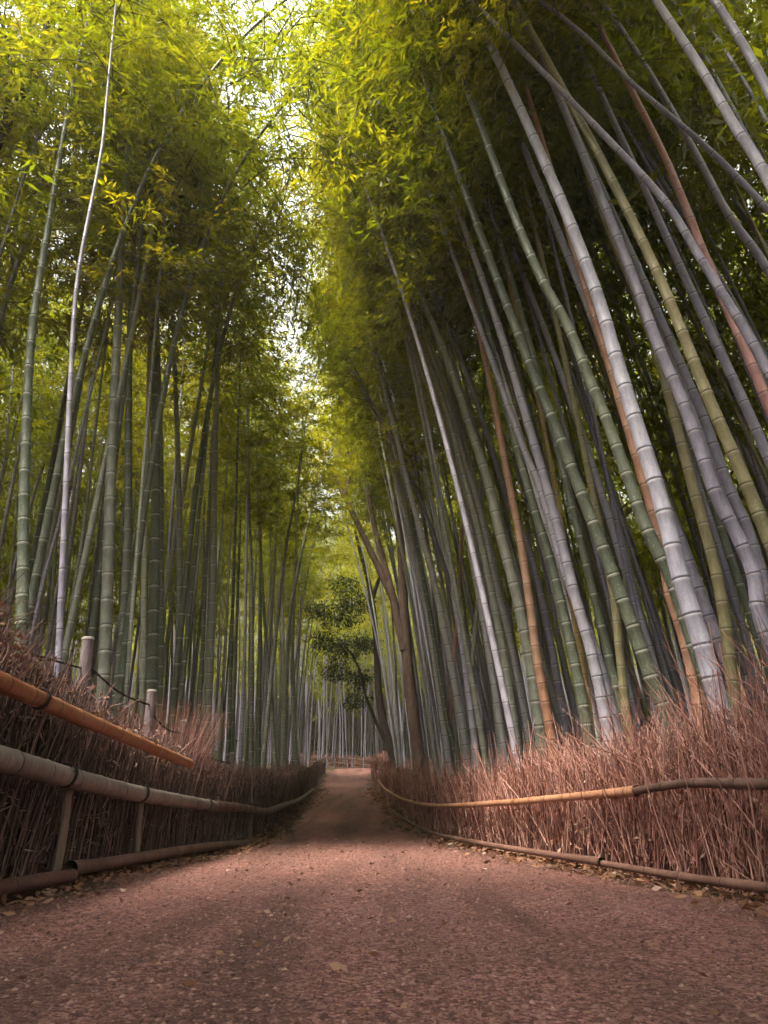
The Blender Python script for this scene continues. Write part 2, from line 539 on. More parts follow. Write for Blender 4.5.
def place_crown(parent, P, base_loc, frac, far=False, sc_=None):
    """hang a shared foliage mesh on the culm's upper part, its axis along the culm"""
    L = length(P)
    pts, _ = resample(P, [frac * L, (frac + (1 - frac) * .55) * L, L])
    ax = pts[2] - pts[0]
    l = np.linalg.norm(ax); ax /= l
    q = Vector(ax).to_track_quat('Z', 'Y')
    me = random.choice(FAR_CROWN if far else CROWN)
    o = bpy.data.objects.new('foliage', me)
    s = l / 7.0 * 1.04
    w = sc_ or random.uniform(.9, 1.2)
    o.rotation_mode = 'QUATERNION'
    o.rotation_quaternion = q @ Matrix.Rotation(random.uniform(0, 6.28), 3, 'Z').to_quaternion()
    o.scale = (w, w, s)
    o.location = Vector(pts[0] - base_loc)
    o.parent = parent
    COL.objects.link(o)
    return o


def bamboo(P, r0, mat, label, group, frac=.5, n=10, spacing=None, far=False, crown=True, fine=True, sc_=None):
    base = np.array(P[0])
    t = empty('bamboo', Vector(base), label, 'bamboo', group)
    link('culm', culm_mesh('culm', P - base, r0, r0 * .16, M[mat], spacing, n, R.uniform(.1, .9), fine), t)
    if crown: place_crown(t, P, base, frac, far, sc_)
    return t


def from_trace(tr, Y, Ltot, dY=0.0, curl=0.0):
    """world polyline of a culm: traced points on the plane at forward distance Y, rooted in the ground and carried on to its tip"""
    pts = [at(x, y, Y) for x, y in tr]
    p = np.array(pts)
    z0 = p[0, 2]
    p[:, 1] += dY * (p[:, 2] - z0)
    d = p[0] - p[1]
    d[0] *= .6
    k = (p[0, 2] - (ground_z(p[0, 0], p[0, 1]) - .08)) / -d[2]
    if k > .02:
        foot = p[0] + d * k
        foot[2] = ground_z(foot[0], foot[1]) - .08
        p = np.vstack([foot, p])
    cur = catmull(p, 40)
    L = length(cur)
    if L < Ltot:
        d = cur[-1] - cur[-5]; d /= np.linalg.norm(d)
        bend = np.array((curl * .3, 0, -.004))
        ext = [cur[-1]]
        for i in range(int((Ltot - L) / .4)):
            d = d + bend * (.4); d /= np.linalg.norm(d)
            ext.append(ext[-1] + d * .4)
        cur = np.vstack([cur, np.array(ext[1:])]) if len(ext) > 1 else cur
    return cur


GR = 'bamboos standing behind the reddish twig fence'
GL = 'bamboos standing behind the dark brushwood fence'
# trace in photo pixels (base first), forward distance, width in px at base, skin, total length, crown start, label
KEY = [
 # behind the reddish twig fence
 ([(469,769),(453,675),(434,582),(412,500),(392,418),(386,395)], 12.0, 9, 'white', 13, .7, 'white-grey bamboo at the far end of the twig fence, first to cross the brown tree'),
 ([(450,773),(432,642),(419,574),(401,500),(383,429),(366,397),(356,378)], 13.0, 8, 'white', 12, .7, 'white-grey bamboo bending over the path with its tip in bright sky'),
 ([(493,752),(469,645),(442,560),(420,500),(405,468)], 12.6, 7, 'grey', 12, .7, 'slanting grey bamboo crossing behind two upright poles'),
 ([(468,726),(478,596),(480,540),(482,480)], 12.3, 6, 'greygreen', 11, .6, 'grey bamboo leaning away from the path against its neighbours'),
 ([(447,773),(457,615),(463,514),(466,440)], 13.2, 5, 'pink', 11, .6, 'thin pinkish bamboo leaning away from the path among white culms'),
 ([(459,770),(446,715),(434,640),(420,560)], 12.8, 6, 'green', 11, .6, 'short green bamboo culm low among the white ones'),
 ([(502,754),(485,615),(469,522),(459,498),(451,451),(432,397),(412,350)], 11.0, 9, 'white', 13, .68, 'pale grey bamboo between the crossing culms and a green ringed one'),
 ([(517,746),(505,664),(491,590),(475,516),(470,500),(444,402),(424,352)], 10.0, 10, 'greygreen', 13, .68, 'grey-green bamboo with pale rings, mossy green at its foot'),
 ([(528,732),(513,653),(497,588),(480,511),(465,462),(440,377),(425,335)], 10.5, 8, 'white', 13, .68, 'slim white-grey bamboo beside the thick pale ringed culm'),
 ([(541,735),(530,659),(516,593),(500,533),(487,479),(470,427),(454,378),(437,334),(414,274)], 9.0, 14, 'greygreen', 14, .68, 'thick pale green-grey bamboo with white rings next to the salmon culm'),
 ([(551,735),(538,664),(530,604),(519,533),(506,468),(495,408),(481,342),(472,301)], 8.6, 11, 'orange', 12, .66, 'salmon orange dead bamboo standing midway along the twig fence'),
 ([(561,700),(541,596),(524,536),(508,500),(473,391),(455,345)], 9.6, 9, 'grey', 13, .6, 'dull grey bamboo just behind the salmon culm'),
 ([(606,722),(593,658),(576,599),(561,539),(545,480),(525,413),(506,350),(487,293),(472,250)], 7.5, 13, 'lavender', 13, .62, 'bright lavender-white bamboo with a twin close behind it'),
 ([(619,727),(604,676),(590,634),(567,580),(542,493),(525,452),(503,391),(490,355)], 7.9, 10, 'lavender', 13, .6, 'paler twin close behind the bright lavender bamboo'),
 ([(589,738),(579,682),(562,605),(547,548),(535,511),(514,435),(487,330)], 8.0, 12, 'green', 13, .6, 'dark green ringed bamboo beside the ochre culm'),
 ([(592,738),(582,658),(573,608),(559,510),(547,446),(536,391),(526,350)], 8.3, 8, 'ochre', 12, .62, 'ochre yellow bamboo partly behind the lavender pair'),
 ([(668,720),(653,682),(638,640),(620,593),(604,551),(589,513),(570,464),(555,425),(537,383),(514,323),(492,266),(470,205)], 6.2, 16, 'green', 13, .64, 'thick green bamboo with white rings leaning over the twig fence'),
 ([(629,735),(619,646),(614,599),(602,539),(590,480)], 7.2, 10, 'olive', 12, .6, 'brown olive bamboo behind the thick green one'),
 ([(720,718),(700,664),(686,620),(671,578),(659,554),(644,522),(626,472),(605,416),(585,368),(567,324),(540,276),(512,210),(486,140)], 5.2, 16, 'green', 13, .62, 'green bamboo crossing in front of the orange-brown culm'),
 ([(704,730),(694,676),(682,628),(671,596),(663,551),(653,512),(632,440),(617,389),(602,339),(585,285),(573,244)], 5.5, 15, 'orange', 11, .68, 'bright orange-brown dead bamboo crossed by a green culm'),
 ([(722,718),(706,658),(694,620),(679,572),(665,516),(650,466),(632,410),(614,351),(599,300),(570,222),(539,150),(514,95)], 4.9, 21, 'lavender', 13, .66, 'thickest lavender-white bamboo, beside the orange-brown culm'),
 ([(738,705),(730,670),(712,625),(697,584),(679,536),(660,492),(640,440)], 6.0, 14, 'grey', 13, .6, 'shaded grey bamboo just behind the thickest lavender one'),
 ([(736,712),(727,634),(718,581),(706,533),(691,480),(671,404),(656,351),(632,285),(608,226),(585,165)], 5.8, 14, 'olive', 13, .64, 'olive brown bamboo between two rows of grey culms'),
 ([(788,690),(760,617),(754,575),(736,533),(718,500),(700,449),(680,395),(659,348),(638,291),(620,244),(600,195)], 5.0, 17, 'grey', 13, .66, 'purple-grey bamboo with close dark rings beside the olive one'),
 ([(800,680),(768,596),(748,530),(727,483),(703,416),(682,368),(660,318)], 5.8, 14, 'grey', 13, .62, 'shaded purple-grey bamboo in the second row behind the twig fence'),
 ([(826,700),(792,600),(760,517),(736,460),(715,413),(694,362),(674,312),(656,270),(635,226),(599,155),(569,100)], 4.7, 17, 'olive', 13, .68, 'long brownish grey bamboo reaching far up past the leaf gaps'),
 ([(850,660),(800,535),(768,457),(742,398),(718,348),(697,303),(674,253),(650,200)], 5.4, 14, 'grey', 13, .66, 'dim grey bamboo just under the pink culm'),
 ([(880,650),(815,510),(768,404),(751,362),(733,321),(715,279),(700,244),(691,220),(664,155),(634,95)], 5.0, 15, 'pink', 12, .7, 'pink tinted dead bamboo high among grey culms'),
 ([(900,620),(830,480),(768,371),(745,330),(721,291),(697,253),(664,200),(604,135),(580,110)], 4.6, 15, 'grey', 10.5, .76, 'steeply slanting grey bamboo crossing over the pink one'),
 ([(930,500),(850,310),(768,210),(704,145),(634,85),(584,35),(539,0),(500,-25)], 4.6, 12, 'grey', 10.5, .8, 'long thin bamboo arching lowest across the top of the grove'),
 ([(930,560),(840,330),(768,180),(734,125),(699,65),(659,5),(630,-40)], 4.0, 18, 'lavender', 12, .74, 'large pale bamboo entering high at the frame edge'),
 ([(960,520),(850,260),(768,90),(734,30),(714,0),(690,-40)], 3.7, 18, 'grey', 11, .76, 'thick grey bamboo cutting the top corner of the view'),
 ([(910,560),(830,390),(768,270),(729,215),(694,150),(654,80),(609,10)], 5.2, 13, 'grey', 13, .7, 'slim shaded bamboo running up between two pale arching culms'),
 # behind the dark brushwood fence
 ([(20,660),(22,480),(27,330),(45,200),(62,90),(80,0)], 6.0, 14, 'green', 13, .66, 'dark green bamboo beside the shaggy end of the brushwood fence'),
 ([(56,690),(60,600),(63,500),(66,400),(70,300),(77,240),(95,140),(100,85)], 5.2, 8, 'grey', 12, .68, 'slender silvery bamboo between the dark bamboo and the tallest fence post'),
 ([(103,690),(106,600),(108,500),(109,456),(113,339),(119,200),(124,120)], 7.0, 14, 'greygreen', 14, .66, 'stout grey-green bamboo with pale rings just behind the tallest fence post'),
 ([(117,698),(123,624),(126,540),(126,456),(126,340),(130,200)], 7.6, 11, 'green', 14, .6, 'green bamboo between the two stoutest ringed ones'),
 ([(125,700),(132,600),(138,513),(146,400)], 7.2, 5, 'greygreen', 11, .62, 'thin grey-green bamboo leaning across in front of the ringed culms'),
 ([(142,700),(143,566),(145,456),(146,330)], 8.0, 7, 'greygreen', 13, .6, 'slim grey-green bamboo hugging the dark stout culm'),
 ([(151,694),(153,606),(154,500),(153,400),(149,300),(145,145)], 8.2, 13, 'green', 15, .62, 'dark stout bamboo with a twin stem and pale rings'),
 ([(159,692),(159,544),(158,440),(153,300),(150,170)], 8.4, 9, 'green', 15, .62, 'twin stem of the dark stout bamboo'),
 ([(65,668),(72,597),(80,544),(94,413)], 8.0, 5, 'greygreen', 10, .62, 'thin bamboo slanting towards the ringed culms'),
 ([(25,664),(44,573),(57,522),(80,420)], 7.4, 5, 'grey', 10, .62, 'thin grey bamboo slanting behind the silvery one'),
 ([(177,694),(179,586),(177,480),(172,360)], 9.2, 8, 'greygreen', 14, .6, 'pale grey-green bamboo above the tuft of dry grass'),
 ([(208,708),(212,586),(213,480),(215,378),(216,330)], 10.0, 9, 'greygreen', 14, .6, 'light green bamboo just past the tuft of dry grass'),
 ([(200,700),(206,540),(209,480),(214,380)], 10.6, 5, 'green', 13, .6, 'thin stem clinging to the light green bamboo'),
 ([(228,752),(233,556),(236,430)], 12.0, 5, 'green', 13, .58, 'thin dark green bamboo standing apart above the small posts'),
 ([(240,767),(244,646),(246,480),(247,394)], 13.0, 5, 'lavender', 10.5, .58, 'thin whitish bamboo above the row of small posts'),
 ([(251,765),(251,601),(248,510),(246,420)], 13.4, 6, 'greygreen', 10.5, .58, 'green-grey bamboo beside the thin whitish one'),
 ([(275,760),(266,646),(259,540),(255,450)], 14.6, 5, 'greygreen', 10.5, .58, 'thin bamboo leaning back from the leaning pale pole'),
 ([(263,765),(274,646),(286,540),(297,480),(303,430)], 14.2, 6, 'greygreen', 9.5, .66, 'pale green pole leaning strongly over towards the path'),
 ([(283,762),(288,631),(298,565),(313,498),(322,470)], 16.5, 6, 'greygreen', 10, .62, 'grey-green bamboo curving towards the path near the fence end'),
 ([(296,770),(292,662),(294,586),(297,500)], 19.0, 6, 'greygreen', 10.5, .58, 'last bamboo at the far end of the dark brushwood fence'),
]
occupied = []
for tr, Y, w, mat, Ltot, frac, label in KEY:
    left = tr[0][0] < 384
    P = from_trace(tr, Y, Ltot, dY=(.03 if left else .0), curl=(.01 if left else -.02))
    r0 = w * scale_at(tr[0][1], Y) / 2
    L = length(P)
    # keep the leaves above the highest traced point that shows bare stem
    bamboo(P, r0, mat, label, GL if left else GR, frac, 12 if w > 7 else 8, spacing=max(r0 * 2.6, .16))
    occupied.append((P[0][0], P[0][1]))


def generic(x0, y0, L, lx, bx, ly, by):
    z0 = float(ground_z(x0, y0)) - .08
    t = np.linspace(0, 1, 22)
    z = L * t * (1 - .04 * t ** 2)
    u = z / 10
    return np.stack([x0 + lx * z + bx * u ** 2.4, y0 + ly * z + by * u ** 2.4, z0 + z], 1)


def in_gap(P, r=1.5):
    """whether the leafy top of this stem would hang in the open strip of sky over the path"""
    Q, _ = resample(P, np.linspace(.5, 1, 6) * length(P))
    for x, y, z in Q:
        d = y * CT + (z - H) * ST
        if d < 1: continue
        px = 384 + F * x / d; py = 512 - F * ((z - H) * CT - y * ST) / d
        m = .35 * r * F / d
        for g in GAPS:
            if g[0] - m < px < g[1] + m and g[2] - m < py < g[3] + m: return True
    return False


GAPS = ((287, 303, 290, 345), (264, 298, 142, 200))


def free(x, y, d):
    for a, b in occupied:
        if (a - x) ** 2 + (b - y) ** 2 < d * d: return False
    return True


LAB_R = [('grey', 'shaded grey bamboo among many alike deep in the grove behind the twig fence'),
         ('green', 'shaded green bamboo among many alike deep in the grove behind the twig fence'),
         ('lavender', 'slim pale bamboo among many alike in the grove behind the twig fence')]
LAB_L = [('grey', 'slim dull grey bamboo among many alike in the grove behind the dark brushwood fence'), ('greygreen', 'grey-green bamboo among many alike in the grove behind the dark brushwood fence'),
         ('green', 'dark green bamboo among many alike in the grove behind the dark brushwood fence')]
LAB_C = ('grey', 'slim bluish bamboo among many alike where the path bends out of sight')


def grow(n, ylo, yhi, dlo, dhi, side, labs, group, dmin, lean, tries=4000, yp=1.3, start=(.5, .62), Ls=(11.5, 15.5), rr=(.045, .07)):
    k = 0
    for _ in range(tries):
        if k >= n: break
        y = ylo + (yhi - ylo) * R.uniform() ** yp
        d = dlo + (dhi - dlo) * R.uniform() ** 1.2
        x = float(path_r(y)) + d if side > 0 else float(path_l(y)) - d
        if not free(x, y, dmin): continue
        if side > 0 and y < 21 and x / y * .94 * F < 50: continue
        occupied.append((x, y))
        k += 1
        mat, lab = labs[int(R.integers(len(labs)))]
        L = R.uniform(*Ls)
        lx = R.normal(lean[0], .035); bx = lean[1] * R.uniform(.4, 1.5)
        for _k in range(5):
            P = generic(x, y, L, lx, bx, R.normal(.01, .02), R.uniform(-.3, .6))
            if not in_gap(P): break
            L *= .9
        r0 = R.uniform(*rr)
        dist = math.hypot(x, y)
        bamboo(P, r0, mat, lab, group, R.uniform(*start), 8 if dist < 14 else 6, .22 if dist < 14 else .3, fine=dist < 14)
    return k


nF = grow(52, 8.2, 24, .45, 2.6, 1, [('lavender', LAB_R[2][1]), ('white', LAB_R[2][1]), ('white', LAB_R[2][1])] + [LAB_R[0], ('greygreen', LAB_R[2][1])], 'many alike bamboos behind the twig fence', .24, (-.115, -.5), yp=1.1, start=(.64, .74), Ls=(12.5, 16), rr=(.035, .06))
nR = grow(54, 5.0, 30, 1.2, 7, 1, LAB_R + LAB_R[::2], 'many alike bamboos behind the twig fence', .36, (-.10, -.5), start=(.6, .72), Ls=(12, 16), rr=(.036, .058))
nT = grow(30, 5.2, 13, .9, 4.5, 1, [LAB_R[0], LAB_R[0], ('olive', LAB_R[1][1])], 'many alike bamboos behind the twig fence', .26, (-.11, -.4), start=(.62, .72), Ls=(12, 16), rr=(.026, .045))
nL = grow(94, 6.5, 34, .7, 7, -1, LAB_L, 'many alike bamboos behind the brushwood fence', .30, (-.035, -.12), yp=1.2, start=(.52, .66), rr=(.032, .062))


for x, y, L, lx, hook, side in ((-2.7, 7.4, 13.0, -.02, 3.2, 0), (-2.6, 9.0, 13.5, -.02, 2.8, 0), (-3.4, 6.6, 13.5, -.01, 3.6, 0), (2.6, 7.4, 13.5, -.12, -1.0, 1)):
    P = generic(x, y, L, lx, 0, 0, 0)
    P[:, 0] += hook * np.linspace(0, 1, len(P)) ** 4
    bamboo(P, .05, 'green', 'tall green bamboo whose leafy top arches right over the path', 'bamboos meeting over the path', .6, 10, .25, sc_=1.3)
    occupied.append((x, y))

for x, y in ((-5.2, 5.6), (-6.3, 7.2), (-6.0, 4.9), (-7.4, 6.2), (-5.0, 7.4)):
    bamboo(generic(x, y, R.uniform(12.5, 14.5), R.normal(-.03, .02), -.2, 0, 0), R.uniform(.04, .055), 'green', LAB_L[2][1], 'many alike bamboos behind the brushwood fence', .48, 8, .25, sc_=1.25)
    occupied.append((x, y))

# the far bend of the path
kC = 0
for _ in range(2000):
    if kC >= 16: break
    y = R.uniform(36, 58); x = R.uniform(-8, 4)
    if path_l(y) - .6 < x < path_r(y) + .6 or not free(x, y, .5): continue
    occupied.append((x, y)); kC += 1
    P = generic(x, y, R.uniform(12, 16), R.normal(-.01, .03), R.uniform(-.5, .5), 0, R.uniform(-.3, .3))
    bamboo(P, R.uniform(.045, .065), LAB_C[0], LAB_C[1], 'many alike bamboos at the path bend', .55, 6, .35, far=False, fine=False)

for i, y in enumerate(np.linspace(25, 52, 16)):
    side = 1 if i % 2 else -1
    x = float(path_r(y)) + .9 if side > 0 else float(path_l(y)) - .9
    P = generic(x, y, R.uniform(12.5, 14.5), R.normal(-side * .02, .01), 0, 0, 0)
    P[:, 0] -= side * R.uniform(1.6, 2.6) * np.linspace(0, 1, len(P)) ** 3.5
    bamboo(P, .05, LAB_C[0], LAB_C[1], 'many alike bamboos at the path bend', .5, 6, .35, fine=False, sc_=1.35)
    occupied.append((x, y))

# the rest of the grove, past counting, with unseen shade stems added behind the camera
SHADE_STEMS = 150  # unseen stems behind the camera, added to shade the near path
def far_grove():
    B = Bag(); nodes = []
    LV, LF, LT, nl = [], [], [], 0
    proto = []
    for me in FAR_CROWN + MID_CROWN:
        vv = np.empty(len(me.vertices) * 3, np.float32); me.vertices.foreach_get('co', vv); vv = vv.reshape(-1, 3)
        mi = np.empty(len(me.polygons), np.int32); me.polygons.foreach_get('material_index', mi)
        ff = np.empty(len(me.polygons) * 4, np.int32); me.loops.foreach_get('vertex_index', ff); ff = ff.reshape(-1, 4)
        tt_ = np.empty(len(me.vertices), np.float32); me.attributes['tint'].data.foreach_get('value', tt_)
        lf = ff[mi == 0]
        first = lf.min()
        proto.append((vv[first:], lf - first, tt_[first:]))
    k = 0
    for _ in range(40000):
        if k >= 3000: break
        if k < 60: y = R.uniform(-6, -.5); x = R.uniform(-9.5, -3.2)  # crowded on the sun's side to thicken that added shade
        elif k < SHADE_STEMS: y = R.uniform(-15, -.7); x = R.uniform(-9, 8)
        elif k < 420: y = R.uniform(56, 78); x = R.uniform(-16, 12)
        elif k < 560: y = R.uniform(4.6, 26); x = float(path_r(y)) + R.uniform(3.5, 15)
        elif k < 640: y = R.uniform(5, 26); x = float(path_l(y)) - R.uniform(4, 14)
        else: y = R.uniform(-8, 90); x = R.uniform(-34, 32)
        inn = max(path_l(y) - x, x - path_r(y))
        if inn < (3.5 if 4.5 < y < 36 else 1.2 if y < 58 else .8): continue
        if y > .5 and y < 5 and inn < 2.2: continue
        if not free(x, y, .32): continue
        occupied.append((x, y)); k += 1
        side = 1 if x > path_r(y) else -1
        arch = (inn + 1.5) / 2.6 * R.uniform(.35, 1.15) if y < 3 and inn < 6 else 0
        P = generic(x, y, R.uniform(17, 21) if k < SHADE_STEMS and x < -2.5 and y < -1.5 else R.uniform(12, 16), R.normal(-.08 if side > 0 else -.01, .03) - side * arch * .08, R.uniform(-1, .2) - side * arch, 0, R.uniform(-.4, .4))  # added stems on the sun's side grow taller to block more sun
        if y > 5 and in_gap(P): continue
        Q, L = resample(P, np.linspace(0, length(P), 9))
        r = R.uniform(.045, .065)
        v, f = tube(Q, np.linspace(r, r * .2, 9), 6, False)
        B.add(v, f); nodes.append(np.repeat(np.linspace(0, 40, 9), 6))
        if k > 640 and k % 3 and not (y > 50 and abs(x) < 20): continue       # two in three show only their stem: their tops are lost in the others'
        vv, lf, t_ = proto[int(R.integers(4)) + (0 if y > 26 or inn > 18 else 4)]
        a = R.uniform(0, 6.28); c, s = math.cos(a), math.sin(a)
        g, _ = resample(P, [(R.uniform(.30, .48) if inn < 22 and y < 60 else R.uniform(.15, .45)) * length(P), length(P)])
        w = vv.copy(); w[:, :2] = w[:, :2] @ np.array(((c, -s), (s, c)))
        w[:, 2] *= (g[1][2] - g[0][2]) / 7
        w[:, 0] += g[0][0] + (g[1][0] - g[0][0]) * w[:, 2] / (g[1][2] - g[0][2])
        w[:, 1] += g[0][1] + (g[1][1] - g[0][1]) * w[:, 2] / (g[1][2] - g[0][2]); w[:, 2] += g[0][2]
        LV.append(w); LF.append(lf + nl); nl += len(w); LT.append(np.clip(t_ * .8 + R.uniform(-.1, .25), 0, 1))
    me = mesh_np('far_grove', np.vstack(B.v), np.vstack(B.f), M['grey'], True, None, {'node': np.concatenate(nodes)})
    g = tag(link('far_grove', me), 'dense mass of further bamboo stems filling the grove', 'grove', kind='stuff')
    lm = mesh_np('far_grove_foliage', np.vstack(LV), np.vstack(LF), M['leaf'], False, None, {'tint': np.concatenate(LT)})
    f_ = link('foliage', lm, g); f_['kind'] = 'stuff'


far_grove()


# low shrubs covering the slopes
Cc, Dd, Tt, Ll = [], [], [], []
k = 0
while k < 1500:
    y = R.uniform(4, 100); x = R.uniform(-45, 42)
    inn = float(max(path_l(y) - x, x - path_r(y)))
    if inn < (6 if y < 54 else 1.5 if y > 60 else 4): continue
    k += 1
    m = 26
    r_ = R.uniform(.5, 1.2)
    o = R.normal(size=(m, 3)) * r_ * np.array((.6, .6, .45))
    c = np.array((x, y, float(ground_z(x, y)) + r_ * .6)) + o
    Cc.append(c); Dd.append(o + np.array((0, 0, -.2))); Tt.append(R.uniform(0, .5) + R.uniform(0, .5, m)); Ll.append(R.uniform(.25, .5, m))
Ll = np.concatenate(Ll)
v, f = leaf_quads(np.vstack(Cc), np.vstack(Dd), Ll, Ll * .22, .3)
tag(link('undergrowth', mesh_np('undergrowth', v, f, M['leaf_dark'], False, None, {'tint': np.repeat(np.concatenate(Tt), 4)})), 'dark low shrubs under the far bamboos', 'undergrowth', kind='stuff')

# ------------------------------------------------------------------ trees
def limb(bag, P, r0, r1, n=8, jit=.04):
    C = catmull(P, 26)
    v, f = tube(C, np.linspace(r0, r1, len(C)), n, True, jit)
    bag.add(v, f, 0, .5)
    return C


def leaf_cloud(name, clumps, mat, per, lsize, seed=1):
    """leaves gathered in sprays about the given (centre, radius) clumps"""
    C, D, Tn = [], [], []
    for c, r in clumps:
        k = max(3, int(per * r * r / 12))
        for _ in range(k):
            o = R.normal(size=3); o *= r * R.uniform() ** .5 / np.linalg.norm(o); o[2] *= .6
            b = np.array(c) + o
            d0 = o / (np.linalg.norm(o) + 1e-6) + np.array((0, 0, -.3)); tone = R.uniform(0, .5)
            for _ in range(12):
                C.append(b + R.normal(size=3) * .10); D.append(d0 + R.normal(size=3) * .8); Tn.append(tone + R.uniform(0, .5))
    C = np.array(C); D = np.array(D)
    ln = R.uniform(.6, 1.3, len(C)) * lsize; wd = ln * R.uniform(.2, .3, len(C))
    v, f = leaf_quads(C, D, ln, wd, .2)
    return mesh_np(name, v, f, mat, False, None, {'tint': np.repeat(np.array(Tn), 4)})


def tree(label, limbs, clumps, bark, leaf, per, lsize, group=None):
    """limbs: list of (points, r0, r1); the first is the trunk"""
    base = np.array(limbs[0][0][0])
    base[2] = ground_z(base[0], base[1]) - .1
    root = empty('tree', Vector(base), label, 'tree', group)
    for i, (P, r0, r1) in enumerate(limbs):
        b = Bag()
        P = [np.array(p) - base for p in P]
        if i == 0: P = [np.zeros(3)] + P[1:] if np.linalg.norm(P[0]) < .3 else [np.zeros(3)] + P
        limb(b, P, r0, r1)
        link('trunk' if i == 0 else 'branch', b.mesh('limb', M[bark]), root)
    if clumps:
        link('crown', leaf_cloud('crown', [(np.array(c) - base, r) for c, r in clumps], M[leaf], per, lsize), root)
    return root


def tp(tr, Y):
    return [at(x, y, Y) for x, y in tr]


s20 = scale_at(700, 20)
tree('brown forked tree among the white bamboos at the path bend',
     [(tp([(420,776),(412,705),(405,631),(402,568),(398,500),(392,430)], 20), 8 * s20, 3 * s20),
      (tp([(405,650),(400,628),(391,590),(376,533),(366,480)], 20), 6 * s20, 2 * s20),
      (tp([(394,600),(387,586),(363,535),(339,485),(323,458),(318,430)], 20), 4.5 * s20, 1.5 * s20),
      (tp([(345,496),(350,470),(346,440)], 20), 2 * s20, 1 * s20)],
     [(at(x, y, 20 + dy), r) for x, y, dy, r in ((392,420,0,1.3),(370,450,1,1.2),(330,430,0,1.2),(345,410,1,1.3),(310,450,-1,.9),(360,390,0,1.2),(402,470,1,1.0),(335,470,.5,.8))],
     'bark', 'leaf', 260, .16)
s26 = scale_at(700, 26)
tree('small dark evergreen tree leaning over the path bend',
     [(tp([(394,763),(380,705),(376,637),(370,590),(361,555),(355,530)], 26), 5 * s26, 1.6 * s26),
      (tp([(386,741),(381,733),(366,697),(360,672),(352,655),(340,640)], 26), 2 * s26, .8 * s26),
      (tp([(372,600),(380,575),(383,560)], 26), 2.5 * s26, 1 * s26)],
     [(at(x, y, 26 + dy), r) for x, y, dy, r in ((340,615,0,.9),(325,640,.5,.7),(355,600,-.5,.8),(345,650,0,.8),(365,640,.8,.7),(335,670,0,.6),(360,675,.4,.6),(345,585,0,.6),(318,610,1,.5),(356,700,0,.5))],
     'bark_dark', 'leaf_dark', 2000, .095)
s65 = scale_at(300, 6.5)
tree('dark slanting broadleaf tree over the brushwood fence, yellow-green leaves',
     [(tp([(-95,690),(-60,420),(-20,190),(0,138),(24,90),(45,35),(60,-30)], 6.5), 10 * s65, 3 * s65),
      (tp([(5,128),(10,60),(-5,0)], 6.5), 3 * s65, 1.5 * s65),
      (tp([(38,52),(80,10),(140,-30)], 6.5), 3 * s65, 1.2 * s65)],
     [(at(x, y, 6.5 + dy), r) for x, y, dy, r in ((20,10,0,.8),(70,-20,.5,.9),(130,10,1,.8),(0,80,0,.6),(60,60,.8,.6),(110,60,1.2,.6),(170,-10,1.5,.8),(200,40,1.8,.7))],
     'bark_dark', 'leaf_broad', 420, .075)
s11 = scale_at(300, 11)
tree('tall broadleaf tree with thin boughs reaching into the bright sky gap',
     [(tp([(156,712),(156,600),(154,450),(150,300),(150,180),(165,90),(200,10)], 11), 3.6 * s11, 1.4 * s11),
      (tp([(150,200),(200,150),(245,122),(300,116),(340,130)], 11), 1.8 * s11, .4 * s11),
      (tp([(150,290),(190,240),(225,215),(256,192),(280,200)], 11), 1.8 * s11, .4 * s11),
      (tp([(165,95),(235,50),(300,40),(350,60)], 11), 1.6 * s11, .4 * s11),
      (tp([(300,116),(322,134),(345,122)], 11), .8 * s11, .3 * s11)],
     [(at(x, y, 11 + dy), r) for x, y, dy, r in ((210,150,0,.9),(245,125,.4,.6),(300,110,0,.45),(338,128,0,.45),(270,118,.1,.4),(310,70,.2,.5),(270,45,.3,.6),(330,48,.3,.6),(225,220,0,.9),(262,190,.3,.5),(276,200,0,.35),(200,60,0,1.0),(250,45,.5,.9),(305,40,0,.8),(350,60,.2,.7),(180,120,-.5,.9),(230,270,0,.8),(190,260,.5,1.0),(245,310,1,.7),(205,330,.5,.9))],
     'bark_dark', 'leaf_broad', 1500, .075)


# ------------------------------------------------------------------ fences
def sticks(P0, D, ln, r, bend, tint, bag, nseg=3, sides=3):
    """many tapering bent sticks, added to one bag (vectorised)"""
    n = len(P0)
    D = D / np.linalg.norm(D, axis=1)[:, None]
    t = np.linspace(0, 1, nseg + 1)
    C = P0[:, None, :] + D[:, None, :] * (ln[:, None] * t)[..., None] + bend[:, None, :] * (t ** 2)[None, :, None] * ln[:, None, None]
    a = np.cross(D, R.normal(size=(n, 3))); a /= np.linalg.norm(a, axis=1)[:, None]
    b = np.cross(D, a)
    ang = np.arange(sides) * 2 * np.pi / sides
    ring = np.cos(ang)[None, :, None] * a[:, None, :] + np.sin(ang)[None, :, None] * b[:, None, :]
    rr = r[:, None] * np.linspace(1, .45, nseg + 1)[None, :]
    V = C[:, :, None, :] + ring[:, None, :, :] * rr[:, :, None, None]
    V = V.reshape(-1, 3)
    per = (nseg + 1) * sides
    i = np.arange(nseg)[:, None] * sides; j = np.arange(sides)[None, :]; jn = (j + 1) % sides
    f1 = np.stack([i + j, i + sides + j, i + sides + jn, i + jn], -1).reshape(-1, 4)
    Fq = (np.arange(n)[:, None, None] * per + f1[None]).reshape(-1, 4)
    bag.v.append(V); bag.f.append(Fq + bag.n); bag.n += len(V)
    bag.mi.append(np.zeros(len(Fq))); bag.a.append(np.repeat(tint, per))


def line_pts(side, ys, off=0.0):
    x = path_r(ys) + off if side > 0 else path_l(ys) - off
    return x


